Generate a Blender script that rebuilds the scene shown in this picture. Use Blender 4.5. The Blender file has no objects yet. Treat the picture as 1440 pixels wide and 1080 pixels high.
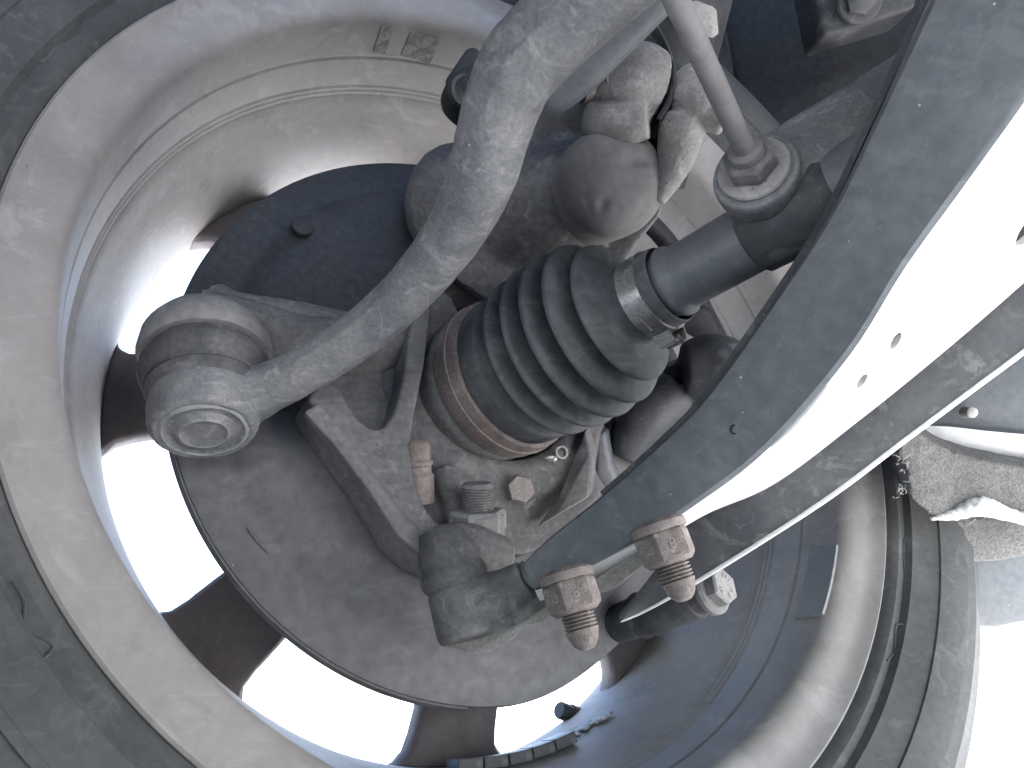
import bpy, bmesh, math, random
from mathutils import Vector, Matrix, noise
from mathutils.geometry import delaunay_2d_cdt
random.seed(7)
S = bpy.context.scene
COL = S.collection
R_ = math.radians
# ------------------------------------------------------------------ frames
# camera space: x right, y up, z towards the viewer.  N = wheel axis (inboard), UP = true vertical
N = Vector((.46690884, .40383708, .78670944))
UP = Vector((-.2286288, .9145152, -.33375263))
FR = UP.cross(N)
C0 = Vector((.0165, .0224, -.3536))         # centre of the inner rim lip, seen from the camera
CAM_H = .165
def TW(v):
    return Vector((FR.dot(v), -N.dot(v), UP.dot(v) + CAM_H))
def from_world_dir(x, y, z):
    return FR * x - N * y + UP * z
F = 1080.0
def Q(px, py, d):
    return Vector(((px - 720) / F * d, -(py - 540) / F * d, -d))
def ray(px, py):
    return Vector(((px - 720) / F, -(py - 540) / F, -1))
def WP(px, py, off):                          # on the wheel plane, off metres outboard of the lip
    r = ray(px, py)
    return r * ((N.dot(C0) - off) / N.dot(r))
def wheel_pt(off, r, a):                      # a in degrees, 0 = front, 90 = up
    return C0 - N * off + (FR * math.cos(R_(a)) + UP * math.sin(R_(a))) * r
def on_barrel(px, py, rad):                   # ray against the rim barrel (far hit)
    r = ray(px, py)
    o = -C0
    ro = r - N * N.dot(r); oo = o - N * N.dot(o)
    A = ro.dot(ro); B = 2 * ro.dot(oo); Cc = oo.dot(oo) - rad * rad
    t = (-B + math.sqrt(max(0, B * B - 4 * A * Cc))) / (2 * A)
    v = r * t - C0
    return -N.dot(v), math.degrees(math.atan2(v.dot(UP), v.dot(FR)))
# ------------------------------------------------------------------ camera, world, sun, exposure
cd = bpy.data.cameras.new('camera'); cam = bpy.data.objects.new('camera', cd); COL.objects.link(cam)
cd.sensor_width = 36; cd.lens = 27; cd.clip_start = .005; cd.clip_end = 500
o_ = TW(Vector((0, 0, 0)))
cx, cy, cz = (TW(Vector(e)) - o_ for e in ((1, 0, 0), (0, 1, 0), (0, 0, 1)))
cam.matrix_world = Matrix(((cx.x, cy.x, cz.x, o_.x), (cx.y, cy.y, cz.y, o_.y), (cx.z, cy.z, cz.z, o_.z), (0, 0, 0, 1)))
S.camera = cam
SUN_EL, SUN_AZ = 42.0, 4.0                    # degrees; azimuth measured from +X (front of the car) towards +Y (outboard)
sund = Vector((math.cos(R_(SUN_EL)) * math.cos(R_(SUN_AZ)), math.cos(R_(SUN_EL)) * math.sin(R_(SUN_AZ)), math.sin(R_(SUN_EL))))
sl = bpy.data.lights.new('sun', 'SUN'); sl.energy = 5.0; sl.angle = R_(.6); sl.color = (1, .985, .97)
so = bpy.data.objects.new('sun', sl); COL.objects.link(so)
so.rotation_euler = sund.to_track_quat('Z', 'Y').to_euler(); so.location = (3, 0, 3)
w = bpy.data.worlds.new('World'); S.world = w; w.use_nodes = True
wn = w.node_tree.nodes; bg = wn['Background']
sky = wn.new('ShaderNodeTexSky'); sky.sky_type = 'NISHITA'; sky.sun_disc = False
sky.sun_elevation = R_(SUN_EL); sky.sun_rotation = R_(90 - SUN_AZ)
sky.air_density = 1.0; sky.dust_density = 1.4; sky.ozone_density = 1.8
w.node_tree.links.new(sky.outputs[0], bg.inputs[0]); bg.inputs[1].default_value = .10
S.view_settings.view_transform = 'Standard'; S.view_settings.look = 'None'
S.cycles.max_bounces = 4; S.cycles.diffuse_bounces = 3; S.cycles.glossy_bounces = 2; S.cycles.caustics_reflective = False; S.cycles.caustics_refractive = False
S.view_settings.exposure = 3.65; S.view_settings.gamma = 1.0
try: S.view_settings.use_curve_mapping = False
except Exception: pass
# ------------------------------------------------------------------ materials
def mat(name, base, dust, amount=.5, rough=.75, scale=45, bump=.25, metallic=0., specks=0., speck_col=(.6, .58, .55),
        fine=.25, contrast=.22, streak=None, spec=.35, bump_dist=.0012, edge=0., edge_col=(.5, .49, .47), scratch=0., pits=0., flakes=0., flake_scale=95):
    m = bpy.data.materials.new(name); m.use_nodes = True
    nt = m.node_tree; nd = nt.nodes; lk = nt.links
    p = nd['Principled BSDF']
    tc = nd.new('ShaderNodeTexCoord')
    src = tc.outputs['Object']
    if streak:
        mp = nd.new('ShaderNodeMapping'); mp.inputs['Scale'].default_value = streak
        lk.new(src, mp.inputs[0]); src = mp.outputs[0]
    n1 = nd.new('ShaderNodeTexNoise'); n1.inputs['Scale'].default_value = scale; n1.inputs['Detail'].default_value = 4; n1.inputs['Roughness'].default_value = .62
    n1.inputs['Distortion'].default_value = .4
    lk.new(src, n1.inputs['Vector'])
    r1 = nd.new('ShaderNodeMapRange'); c = 1 - amount
    r1.inputs['From Min'].default_value = .5 - contrast + (c - .5) * .6; r1.inputs['From Max'].default_value = .5 + contrast + (c - .5) * .6
    lk.new(n1.outputs['Fac'], r1.inputs['Value'])
    mx = nd.new('ShaderNodeMix'); mx.data_type = 'RGBA'
    mx.inputs['A'].default_value = (*base, 1); mx.inputs['B'].default_value = (*dust, 1)
    lk.new(r1.outputs[0], mx.inputs['Factor'])
    n2 = nd.new('ShaderNodeTexNoise'); n2.inputs['Scale'].default_value = scale * 14; n2.inputs['Detail'].default_value = 3
    lk.new(tc.outputs['Object'], n2.inputs['Vector'])
    r2 = nd.new('ShaderNodeMapRange'); r2.inputs['From Min'].default_value = .3; r2.inputs['From Max'].default_value = .7
    r2.inputs['To Min'].default_value = 1 - fine; r2.inputs['To Max'].default_value = 1 + fine
    lk.new(n2.outputs['Fac'], r2.inputs['Value'])
    mm = nd.new('ShaderNodeMix'); mm.data_type = 'RGBA'; mm.blend_type = 'MULTIPLY'; mm.inputs['Factor'].default_value = 1
    lk.new(mx.outputs['Result'], mm.inputs['A']); lk.new(r2.outputs[0], mm.inputs['B'])
    out = mm.outputs['Result']
    if specks > 0:
        vo = nd.new('ShaderNodeTexVoronoi'); vo.inputs['Scale'].default_value = 170
        lk.new(tc.outputs['Object'], vo.inputs['Vector'])
        n3 = nd.new('ShaderNodeTexNoise'); n3.inputs['Scale'].default_value = 70; lk.new(tc.outputs['Object'], n3.inputs['Vector'])
        r3 = nd.new('ShaderNodeMapRange'); r3.inputs['From Min'].default_value = .5; r3.inputs['From Max'].default_value = .75
        r3.inputs['To Min'].default_value = 0; r3.inputs['To Max'].default_value = .15 * specks
        lk.new(n3.outputs['Fac'], r3.inputs['Value'])
        lt = nd.new('ShaderNodeMath'); lt.operation = 'LESS_THAN'
        lk.new(vo.outputs['Distance'], lt.inputs[0]); lk.new(r3.outputs[0], lt.inputs[1])
        ms = nd.new('ShaderNodeMix'); ms.data_type = 'RGBA'; ms.inputs['B'].default_value = (*speck_col, 1)
        lk.new(lt.outputs[0], ms.inputs['Factor']); lk.new(out, ms.inputs['A']); out = ms.outputs['Result']
    if scratch > 0:
        mp2 = nd.new('ShaderNodeMapping'); mp2.inputs['Rotation'].default_value = (.5, .9, .3); mp2.inputs['Scale'].default_value = (25, 190, 190)
        lk.new(tc.outputs['Object'], mp2.inputs[0])
        n4 = nd.new('ShaderNodeTexNoise'); n4.inputs['Scale'].default_value = 1; n4.inputs['Detail'].default_value = 2; n4.inputs['Distortion'].default_value = 1.2
        lk.new(mp2.outputs[0], n4.inputs['Vector'])
        r4 = nd.new('ShaderNodeMapRange'); r4.inputs['From Min'].default_value = .60; r4.inputs['From Max'].default_value = .72; r4.inputs['To Max'].default_value = scratch
        lk.new(n4.outputs['Fac'], r4.inputs['Value'])
        m4 = nd.new('ShaderNodeMix'); m4.data_type = 'RGBA'; m4.inputs['B'].default_value = (*edge_col, 1)
        lk.new(r4.outputs[0], m4.inputs['Factor']); lk.new(out, m4.inputs['A']); out = m4.outputs['Result']
    if flakes > 0:
        nf = nd.new('ShaderNodeTexNoise'); nf.inputs['Scale'].default_value = flake_scale; nf.inputs['Detail'].default_value = 5; nf.inputs['Roughness'].default_value = .7; nf.inputs['Distortion'].default_value = .8
        lk.new(tc.outputs['Object'], nf.inputs['Vector'])
        for lo_, hi_, cc in ((.57, .63, edge_col), (.41, .36, tuple(c_ * .45 for c_ in base))):
            rf = nd.new('ShaderNodeMapRange'); rf.inputs['From Min'].default_value = lo_; rf.inputs['From Max'].default_value = hi_; rf.inputs['To Max'].default_value = flakes
            lk.new(nf.outputs['Fac'], rf.inputs['Value'])
            mf = nd.new('ShaderNodeMix'); mf.data_type = 'RGBA'; mf.inputs['B'].default_value = (*cc, 1)
            lk.new(rf.outputs[0], mf.inputs['Factor']); lk.new(out, mf.inputs['A']); out = mf.outputs['Result']
    if pits > 0:
        vp = nd.new('ShaderNodeTexVoronoi'); vp.inputs['Scale'].default_value = 420; vp.inputs['Randomness'].default_value = 1
        lk.new(tc.outputs['Object'], vp.inputs['Vector'])
        np_ = nd.new('ShaderNodeTexNoise'); np_.inputs['Scale'].default_value = 130; np_.inputs['Detail'].default_value = 2; lk.new(tc.outputs['Object'], np_.inputs['Vector'])
        rp = nd.new('ShaderNodeMapRange'); rp.inputs['From Min'].default_value = .48; rp.inputs['From Max'].default_value = .7; rp.inputs['To Min'].default_value = 0; rp.inputs['To Max'].default_value = .22
        lk.new(np_.outputs['Fac'], rp.inputs['Value'])
        l2 = nd.new('ShaderNodeMath'); l2.operation = 'LESS_THAN'; lk.new(vp.outputs['Distance'], l2.inputs[0]); lk.new(rp.outputs[0], l2.inputs[1])
        m6 = nd.new('ShaderNodeMath'); m6.operation = 'MULTIPLY'; m6.inputs[1].default_value = pits; lk.new(l2.outputs[0], m6.inputs[0])
        m5 = nd.new('ShaderNodeMix'); m5.data_type = 'RGBA'; m5.inputs['B'].default_value = (*[c_ * .35 for c_ in base], 1)
        lk.new(m6.outputs[0], m5.inputs['Factor']); lk.new(out, m5.inputs['A']); out = m5.outputs['Result']
    if edge > 0:
        ge = nd.new('ShaderNodeNewGeometry')
        re_ = nd.new('ShaderNodeMapRange'); re_.inputs['From Min'].default_value = .515; re_.inputs['From Max'].default_value = .60; re_.inputs['To Max'].default_value = edge
        lk.new(ge.outputs['Pointiness'], re_.inputs['Value'])
        me_ = nd.new('ShaderNodeMath'); me_.operation = 'MULTIPLY'; lk.new(re_.outputs[0], me_.inputs[0]); lk.new(r2.outputs[0], me_.inputs[1])
        m7 = nd.new('ShaderNodeMix'); m7.data_type = 'RGBA'; m7.inputs['B'].default_value = (*edge_col, 1)
        lk.new(me_.outputs[0], m7.inputs['Factor']); lk.new(out, m7.inputs['A']); out = m7.outputs['Result']
    lk.new(out, p.inputs['Base Color'])
    rr = nd.new('ShaderNodeMapRange'); rr.inputs['To Min'].default_value = max(.1, rough - .18); rr.inputs['To Max'].default_value = min(1, rough + .12)
    lk.new(r1.outputs[0], rr.inputs['Value']); lk.new(rr.outputs[0], p.inputs['Roughness'])
    p.inputs['Metallic'].default_value = metallic
    p.inputs['Specular IOR Level'].default_value = spec
    if bump > 0:
        ad = nd.new('ShaderNodeMath'); ad.operation = 'MULTIPLY_ADD'; ad.inputs[1].default_value = .35
        lk.new(n2.outputs['Fac'], ad.inputs[0]); lk.new(n1.outputs['Fac'], ad.inputs[2])
        b = nd.new('ShaderNodeBump'); b.inputs['Strength'].default_value = bump; b.inputs['Distance'].default_value = bump_dist
        lk.new(ad.outputs[0], b.inputs['Height']); lk.new(b.outputs[0], p.inputs['Normal'])
    return m
MT = {}
MT['rim'] = mat('dusty_alloy', (.165, .152, .145), (.26, .243, .233), .55, .70, 16, .06, 0, .6, (.12, .11, .1), .05, .22, spec=.35, scratch=.12, edge_col=(.45, .43, .42), flakes=.16, flake_scale=30)
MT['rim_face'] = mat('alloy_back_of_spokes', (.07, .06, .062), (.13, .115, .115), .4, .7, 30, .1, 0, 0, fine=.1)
MT['tyre'] = mat('dusty_rubber', (.032, .035, .035), (.088, .088, .087), .45, .88, 18, .15, 0, .4, (.35, .35, .33), .12, .3, scratch=.1, edge_col=(.2, .2, .2), flakes=.14, flake_scale=60)
MT['shield'] = mat('dusty_dark_sheet_metal', (.088, .088, .093), (.155, .151, .152), .55, .88, 13, .2, 0, .4, (.35, .33, .31), .13, .3, scratch=.12, edge_col=(.28, .27, .26), flakes=.14, flake_scale=60)
MT['shield_darker'] = mat('darker_sheet_metal', (.022, .025, .03), (.05, .052, .056), .4, .75, 20, .1, .1, .2)
MT['cast'] = mat('dusty_cast_iron', (.075, .073, .076), (.15, .145, .143), .5, .88, 24, .4, 0, .4, (.4, .38, .36), .2, .32, edge=.55, edge_col=(.34, .33, .32), scratch=.12, flakes=.24)
MT['cast_smooth'] = mat('smooth_dusty_casting', (.125, .12, .12), (.19, .183, .18), .5, .85, 16, .2, 0, .3, (.4, .38, .36), .12, .3)
MT['cast_light'] = mat('light_cast_alloy', (.18, .17, .162), (.28, .266, .255), .55, .8, 55, .7, 0, .3, (.5, .48, .45), .15, .2, edge=.4, edge_col=(.55, .53, .5), pits=.8, flakes=.25, flake_scale=120)
MT['rod'] = mat('dusty_forged_steel', (.105, .109, .116), (.215, .210, .207), .48, .74, 55, .45, 0, .6, (.5, .5, .5), .16, .22, edge=.6, edge_col=(.45, .45, .45), scratch=.25, flakes=.20, flake_scale=80)
MT['rubber'] = mat('boot_rubber', (.036, .040, .047), (.115, .117, .12), .45, .8, 14, .12, 0, .5, (.35, .34, .32), .2, .24, spec=.35, scratch=.2, edge_col=(.22, .22, .22), flakes=.22, flake_scale=50)
MT['rubber_dusty'] = mat('dusty_boot_rubber', (.04, .042, .046), (.125, .12, .118), .5, .82, 35, .25, 0, .4, fine=.2, flakes=.3, flake_scale=80, edge_col=(.22, .215, .21))
MT['rust'] = mat('rusty_steel_band', (.14, .108, .098), (.235, .200, .188), .5, .78, 50, .4, .05, .6, (.36, .24, .18), .2, .18, scratch=.3, edge_col=(.34, .25, .21), flakes=.45, flake_scale=120)
MT['rustbolt'] = mat('rusty_bolt_steel', (.085, .066, .061), (.20, .168, .157), .5, .8, 120, .6, .05, .5, fine=.3, contrast=.16, edge=.4, edge_col=(.42, .38, .36), flakes=.5, flake_scale=190)
MT['steel'] = mat('clamp_steel', (.32, .31, .30), (.45, .44, .42), .5, .38, 60, .12, .8, .3)
MT['shaft'] = mat('painted_shaft', (.095, .105, .12), (.19, .19, .188), .4, .55, 30, .08, .1, .5, (.4, .4, .4), .1, .3, scratch=.1)
MT['arm'] = mat('dusty_black_paint_arm', (.062, .074, .088), (.155, .163, .170), .5, .66, 13, .22, 0, .7, (.42, .43, .44), .12, .15, scratch=.16, edge_col=(.3, .31, .32), flakes=.13, flake_scale=60)
MT['arm_bottom_lit'] = mat('arm_underside_painted_light', (.60, .60, .60), (.70, .69, .68), .5, .45, 30, .06, .1, .4, (.3, .3, .3), .05)  # pale colour carries the light falling on the arm's underside and flange edge
MT['dark'] = mat('black_plastic', (.018, .019, .022), (.04, .041, .044), .4, .7, 20, .1)
MT['brace'] = mat('dusty_black_steel', (.03, .032, .037), (.085, .086, .09), .42, .62, 26, .15, 0, .5, fine=.12, contrast=.18, scratch=.12, edge_col=(.3, .3, .3), flakes=.2, flake_scale=60)
MT['felt'] = mat('grey_felt', (.09, .088, .086), (.155, .152, .147), .5, .95, 60, .5, 0, 0, (.4, .4, .38), .35, .25, bump_dist=.002)
MT['fibre'] = mat('pale_fibre_and_lit_fringe', (.5, .5, .48), (.65, .64, .62), .5, .9, 50, 0)  # pale tone also paints sunlight on the felt's lower fringe
MT['white'] = mat('lip_painted_light', (.75, .75, .75), (.8, .8, .8), .5, .3, 20, 0, fine=.03)  # white puts the glaring light along the lip into its colour
MT['panel'] = mat('grey_trim_plastic', (.075, .085, .097), (.13, .135, .14), .4, .6, 22, .1, 0, .7, fine=.12)
MT['ground'] = mat('pale_concrete', (.44, .44, .445), (.54, .54, .54), .5, .9, 3, .3, bump_dist=.01)
MT['weight'] = mat('lead_weight', (.15, .15, .155), (.20, .20, .20), .4, .7, 20, .05, fine=.08)
MT['label'] = mat('worn_print_label', (.09, .088, .084), (.20, .19, .18), .5, .8, 160, .05, fine=.4, contrast=.08)
MT['residue'] = mat('glue_residue', (.14, .135, .13), (.40, .385, .37), .45, .9, 260, .5, fine=.3, contrast=.07)
MT['threads'] = MT['rustbolt']
# ------------------------------------------------------------------ object helpers
WL = {}
def _put(o, wl, parent):
    pl = WL.get(parent.name, Vector()) if parent else Vector()
    if parent: o.parent = parent
    o.location = wl - pl
    WL[o.name] = wl.copy()
def thing(name, label, cat, base_cam, group=None):
    o = bpy.data.objects.new(name, None); COL.objects.link(o); o.empty_display_size = .02
    _put(o, TW(base_cam), None)
    o['label'] = label; o['category'] = cat
    if group: o['group'] = group
    return o
def obj(name, bm, m, parent=None, smooth=40, bevel=0, remesh=0, soft=6, disp=0, disp_scale=.01, label=None, kind=None, world=False, solid=0, subsurf=0):
    if not world:
        for v in bm.verts: v.co = TW(v.co)
    bmesh.ops.remove_doubles(bm, verts=bm.verts, dist=1e-6)
    bmesh.ops.recalc_face_normals(bm, faces=bm.faces)
    lo = Vector((min(v.co[i] for v in bm.verts) for i in range(3))); hi = Vector((max(v.co[i] for v in bm.verts) for i in range(3)))
    c = (lo + hi) / 2
    for v in bm.verts: v.co -= c
    me = bpy.data.meshes.new(name); bm.to_mesh(me); bm.free()
    o = bpy.data.objects.new(name, me); COL.objects.link(o)
    o.data.materials.append(m)
    mods = False
    if solid:
        md = o.modifiers.new('s', 'SOLIDIFY'); md.thickness = solid; md.offset = 0; mods = True
    if subsurf:
        md = o.modifiers.new('ss', 'SUBSURF'); md.levels = subsurf; md.render_levels = subsurf; mods = True
    if bevel:
        md = o.modifiers.new('b', 'BEVEL'); md.width = bevel; md.segments = 3; md.limit_method = 'ANGLE'; md.angle_limit = R_(35); mods = True
    if remesh:
        md = o.modifiers.new('r', 'REMESH'); md.mode = 'VOXEL'; md.voxel_size = remesh; mods = True
        md = o.modifiers.new('sm', 'SMOOTH'); md.factor = .5; md.iterations = soft
    if disp:
        t = bpy.data.textures.new(name + '_relief', 'CLOUDS'); t.noise_scale = disp_scale; t.noise_depth = 3
        md = o.modifiers.new('d', 'DISPLACE'); md.texture = t; md.strength = disp; md.texture_coords = 'LOCAL'; mods = True
    if mods:
        dg = bpy.context.evaluated_depsgraph_get(); dg.update()
        nm = bpy.data.meshes.new_from_object(o.evaluated_get(dg)); o.modifiers.clear(); o.data = nm; nm.name = name
        if not nm.materials: nm.materials.append(m)
    o.data.shade_smooth()
    if smooth < 180 and not remesh: o.data.set_sharp_from_angle(angle=R_(smooth))
    _put(o, c, parent)
    if label: o['label'] = label
    if kind: o['kind'] = kind
    return o
def tag(o, label, cat, group=None):
    o['label'] = label; o['category'] = cat
    if group: o['group'] = group
    return o
def BM(): return bmesh.new()
def spline(pts, k=8):
    """Catmull-Rom through tuples/vectors of any size."""
    P = [list(p) for p in pts]; P = [P[0]] + P + [P[-1]]; out = []
    for i in range(1, len(P) - 2):
        for j in range(k):
            t = j / k
            out.append([.5 * (2 * b + (c - a) * t + (2 * a - 5 * b + 4 * c - d) * t * t + (3 * b - a - 3 * c + d) * t ** 3) for a, b, c, d in zip(P[i - 1], P[i], P[i + 1], P[i + 2])])
    out.append(P[-2]); return out
def tube(bm, pts, radii, seg=20, caps=True, flat=None, fdir=None):
    """sweep; flat = ratio of the radius along fdir"""
    pts = [Vector(p) for p in pts]; rings = []; prev = None
    for i, p in enumerate(pts):
        t = (pts[min(i + 1, len(pts) - 1)] - pts[max(i - 1, 0)]).normalized()
        if fdir is not None: a = (fdir - t * fdir.dot(t)).normalized()
        elif prev is None:
            a = t.orthogonal().normalized()
        else: a = (prev - t * prev.dot(t)).normalized()
        prev = a; b = t.cross(a)
        r = radii[i] if hasattr(radii, '__len__') else radii
        f = 1 if flat is None else (flat[i] if hasattr(flat, '__len__') else flat)
        rings.append([bm.verts.new(p + (a * math.cos(2 * math.pi * k / seg) * f + b * math.sin(2 * math.pi * k / seg)) * r) for k in range(seg)])
    for A, B in zip(rings, rings[1:]):
        for k in range(seg): bm.faces.new((A[k], A[(k + 1) % seg], B[(k + 1) % seg], B[k]))
    if caps:
        bm.faces.new(rings[0][::-1]); bm.faces.new(rings[-1])
    return rings
def stube(bm, ptsr, k=8, seg=20, **kw):
    """ptsr: list of (Vector, radius); smoothed"""
    s = spline([(*p, r) for p, r in ptsr], k)
    return tube(bm, [Vector(x[:3]) for x in s], [x[3] for x in s], seg, **kw)
def lathe(bm, c, ax, prof, seg=48, a0=0., a1=360., ref=None, closed=False):
    """prof: (s along ax, radius); closed joins the last profile point to the first"""
    ax = ax.normalized(); u = (ref - ax * ref.dot(ax)).normalized() if ref is not None else ax.orthogonal().normalized(); v = ax.cross(u)
    full = abs(a1 - a0) >= 359.99; cnt = seg if full else seg + 1; rings = []
    for s, r in prof:
        if r < 1e-7 and full:
            rings.append([bm.verts.new(c + ax * s)] * cnt)
        else:
            rings.append([bm.verts.new(c + ax * s + (u * math.cos(R_(a0 + (a1 - a0) * k / seg)) + v * math.sin(R_(a0 + (a1 - a0) * k / seg))) * r) for k in range(cnt)])
    pr = list(zip(rings, rings[1:])) + ([(rings[-1], rings[0])] if closed else [])
    for A, B in pr:
        for k in range(seg):
            j = (k + 1) % cnt
            vs = []
            for x in (A[k], A[j], B[j], B[k]):
                if x not in vs: vs.append(x)
            if len(vs) > 2:
                try: bm.faces.new(vs)
                except ValueError: pass
    if closed and not full:
        for e in (0, -1):
            try: bm.faces.new([r[e] for r in rings])
            except ValueError: pass
    return rings
def wlathe(bm, prof, seg=180, a0=0., a1=360., closed=False):
    """about the wheel axis: (off, r), angles as in wheel_pt"""
    # axis = -N so that s = off; u = FR, v = (-N)xFR = -UP..., so build by hand
    full = abs(a1 - a0) >= 359.99; cnt = seg if full else seg + 1; rings = []
    for off, r in prof:
        rings.append([bm.verts.new(wheel_pt(off, r, a0 + (a1 - a0) * k / seg)) for k in range(cnt)])
    for A, B in list(zip(rings, rings[1:])) + ([(rings[-1], rings[0])] if closed else []):
        for k in range(seg):
            j = (k + 1) % cnt; bm.faces.new((A[k], A[j], B[j], B[k]))
    if closed and not full:
        for e in (0, -1): bm.faces.new([r[e] for r in rings])
def prism(bm, pts, ext):
    A = [bm.verts.new(p) for p in pts]; B = [bm.verts.new(Vector(p) + ext) for p in pts]
    bm.faces.new(A); bm.faces.new(B[::-1]); n = len(A)
    for k in range(n): bm.faces.new((A[k], B[k], B[(k + 1) % n], A[(k + 1) % n]))
def ball(bm, c, r, axes=None, seg=20):
    """ellipsoid: r = 3 radii, axes = 3 unit vectors"""
    if not hasattr(r, '__len__'): r = (r, r, r)
    ax = axes or (Vector((1, 0, 0)), Vector((0, 1, 0)), Vector((0, 0, 1)))
    rs = bmesh.ops.create_uvsphere(bm, u_segments=seg, v_segments=seg // 2, radius=1)
    for v in rs['verts']:
        q = v.co.copy(); v.co = c + ax[0] * q.x * r[0] + ax[1] * q.y * r[1] + ax[2] * q.z * r[2]
def hexprism(bm, c, ax, r, h, ref=None, chamfer=.12):
    ax = ax.normalized(); u = (ref - ax * ref.dot(ax)).normalized() if ref is not None else ax.orthogonal().normalized(); v = ax.cross(u)
    def ring(s, q): return [bm.verts.new(c + ax * s + (u * math.cos(R_(60 * k)) + v * math.sin(R_(60 * k))) * q) for k in range(6)]
    L = [ring(0, r * (1 - chamfer)), ring(h * .12, r), ring(h * .86, r), ring(h, r * (1 - chamfer))]
    for A, B in zip(L, L[1:]):
        for k in range(6): bm.faces.new((A[k], A[(k + 1) % 6], B[(k + 1) % 6], B[k]))
    bm.faces.new(L[0][::-1]); bm.faces.new(L[-1])
def thread_prof(s0, s1, r, pitch=.00125, depth=.0008):
    n = int((s1 - s0) / pitch); out = []
    for i in range(n):
        s = s0 + i * pitch
        out += [(s, r - depth), (s + pitch * .35, r), (s + pitch * .6, r)]
    return out
def text_bm(txt, size, origin, xdir, ydir, depth):
    cu = bpy.data.curves.new('t', 'FONT'); cu.body = txt; cu.size = size; cu.extrude = depth; cu.align_x = 'CENTER'; cu.align_y = 'CENTER'; cu.resolution_u = 2
    t = bpy.data.objects.new('t', cu); COL.objects.link(t)
    dg = bpy.context.evaluated_depsgraph_get(); dg.update()
    me = bpy.data.meshes.new_from_object(t.evaluated_get(dg))
    bm = BM(); bm.from_mesh(me); bpy.data.objects.remove(t); bpy.data.curves.remove(cu); bpy.data.meshes.remove(me)
    z = xdir.cross(ydir)
    for v in bm.verts: v.co = origin + xdir * v.co.x + ydir * v.co.y + z * v.co.z
    return bm
def merge(dst, src):
    me = bpy.data.meshes.new('tmp'); src.to_mesh(me); src.free(); dst.from_mesh(me); bpy.data.meshes.remove(me)

# ================================================================== SETTING
bm = BM()
G = 60
for s in (1,):
    vs = [bm.verts.new(Vector(p)) for p in ((-150, -150, 0), (150, -150, 0), (150, 150, 0), (-150, 150, 0))]
    bm.faces.new(vs)
g = obj('ground', bm, MT['ground'], world=True); g['kind'] = 'structure'

# car body above: arch liner over the wheel and added shade slabs for the floor inboard of it
car = thing('car_underbody', 'dark shadowed car underbody and wheel arch above the drive shaft', 'car body', wheel_pt(0, .38, 90))
bm = BM(); wlathe(bm, [(-.20, .40), (.20, .375), (.20, .38), (-.20, .405)], 40, 32, 176, closed=True)
obj('arch_liner', bm, MT['dark'], car)
bm = BM()
wc = TW(C0)
def box_world(bm, lo, hi):
    c = (Vector(lo) + Vector(hi)) / 2; d = Vector(hi) - Vector(lo)
    r = bmesh.ops.create_cube(bm, size=1)
    for v in r['verts']: v.co = Vector((v.co.x * d.x, v.co.y * d.y, v.co.z * d.z)) + c
box_world(bm, (wc.x - 2.2, wc.y - 1.5, wc.z + .20), (wc.x + .36, wc.y - .205, wc.z + .26))
obj('shade_floor_pan', bm, MT['dark'], car, world=True)  # out-of-view slab for the car floor, added for its shade
bm = BM(); box_world(bm, (wc.x - 2.6, wc.y - 1.75, .40), (wc.x + .34, wc.y - .60, .44))
obj('shade_panel', bm, MT['dark'], car, world=True)  # unseen panel, added to cut fill light from the inboard side
bm = BM(); box_world(bm, (wc.x - 2.2, wc.y - .19, wc.z + .0), (wc.x - .40, wc.y + .20, wc.z + .5))
obj('sill', bm, MT['dark'], car, world=True)
# inner fender leg seen at the upper right, with its bolt
bm = BM()
prism(bm, [Q(1010, 0, .52), Q(1000, -120, .52), Q(1440, -160, .44), Q(1420, 60, .44), Q(1310, 150, .46), Q(1100, 240, .50), Q(1040, 150, .52)], Vector((.01, .01, -.03)))
obj('inner_fender', bm, MT['dark'], car, bevel=.004)
bm = BM(); prism(bm, [Q(1140, -40, .44), Q(1290, -60, .42), Q(1290, 10, .42), Q(1158, 52, .44)], Vector((.0, .0, -.03)))
br = obj('bracket', bm, MT['brace'], car, bevel=.003)
bm = BM(); lathe(bm, Q(1208, 2, .425), Vector((-.2, -.3, 1)), [(-.002, .012), (.002, .012), (.003, .011), (.003, 0)], 24)
lathe(bm, Q(1208, 2, .425), Vector((-.2, -.3, 1)), [(.003, .0085), (.007, .008), (.008, .006), (.008, 0)], 6)
obj('bolt', bm, MT['brace'], br)

# ================================================================== WHEEL
wheel = thing('alloy_wheel', 'dusty grey eight spoke alloy wheel seen from its inner side', 'wheel', wheel_pt(.08, .215, -90))
bm = BM()
prof = [(.001, .2168), (-.0012, .2160), (-.0018, .2148), (-.0005, .2132), (.0022, .2105), (.0038, .206), (.0052, .2015), (.0072, .1975), (.0100, .1950), (.0125, .19415),
        (.020, .1938), (.0335, .19345), (.0346, .1941), (.0358, .1942), (.0370, .1934), (.050, .1926), (.0555, .1923), (.0567, .1915), (.0582, .1916), (.0594, .1908), (.0612, .1908), (.0624, .1898),
        (.068, .1885), (.078, .1850), (.090, .1812), (.102, .1786), (.115, .1772), (.128, .1768), (.140, .1772), (.152, .1790), (.164, .1822), (.176, .1872), (.180, .192), (.177, .194)]
prof += [(.168, .190), (.150, .184), (.12, .182), (.09, .187), (.062, .196), (.02, .199), (.008, .204), (.005, .213), (.0035, .2165)]
wlathe(bm, prof, 220, closed=True)
barrel = obj('barrel', bm, MT['rim'], wheel, smooth=28)
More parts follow.
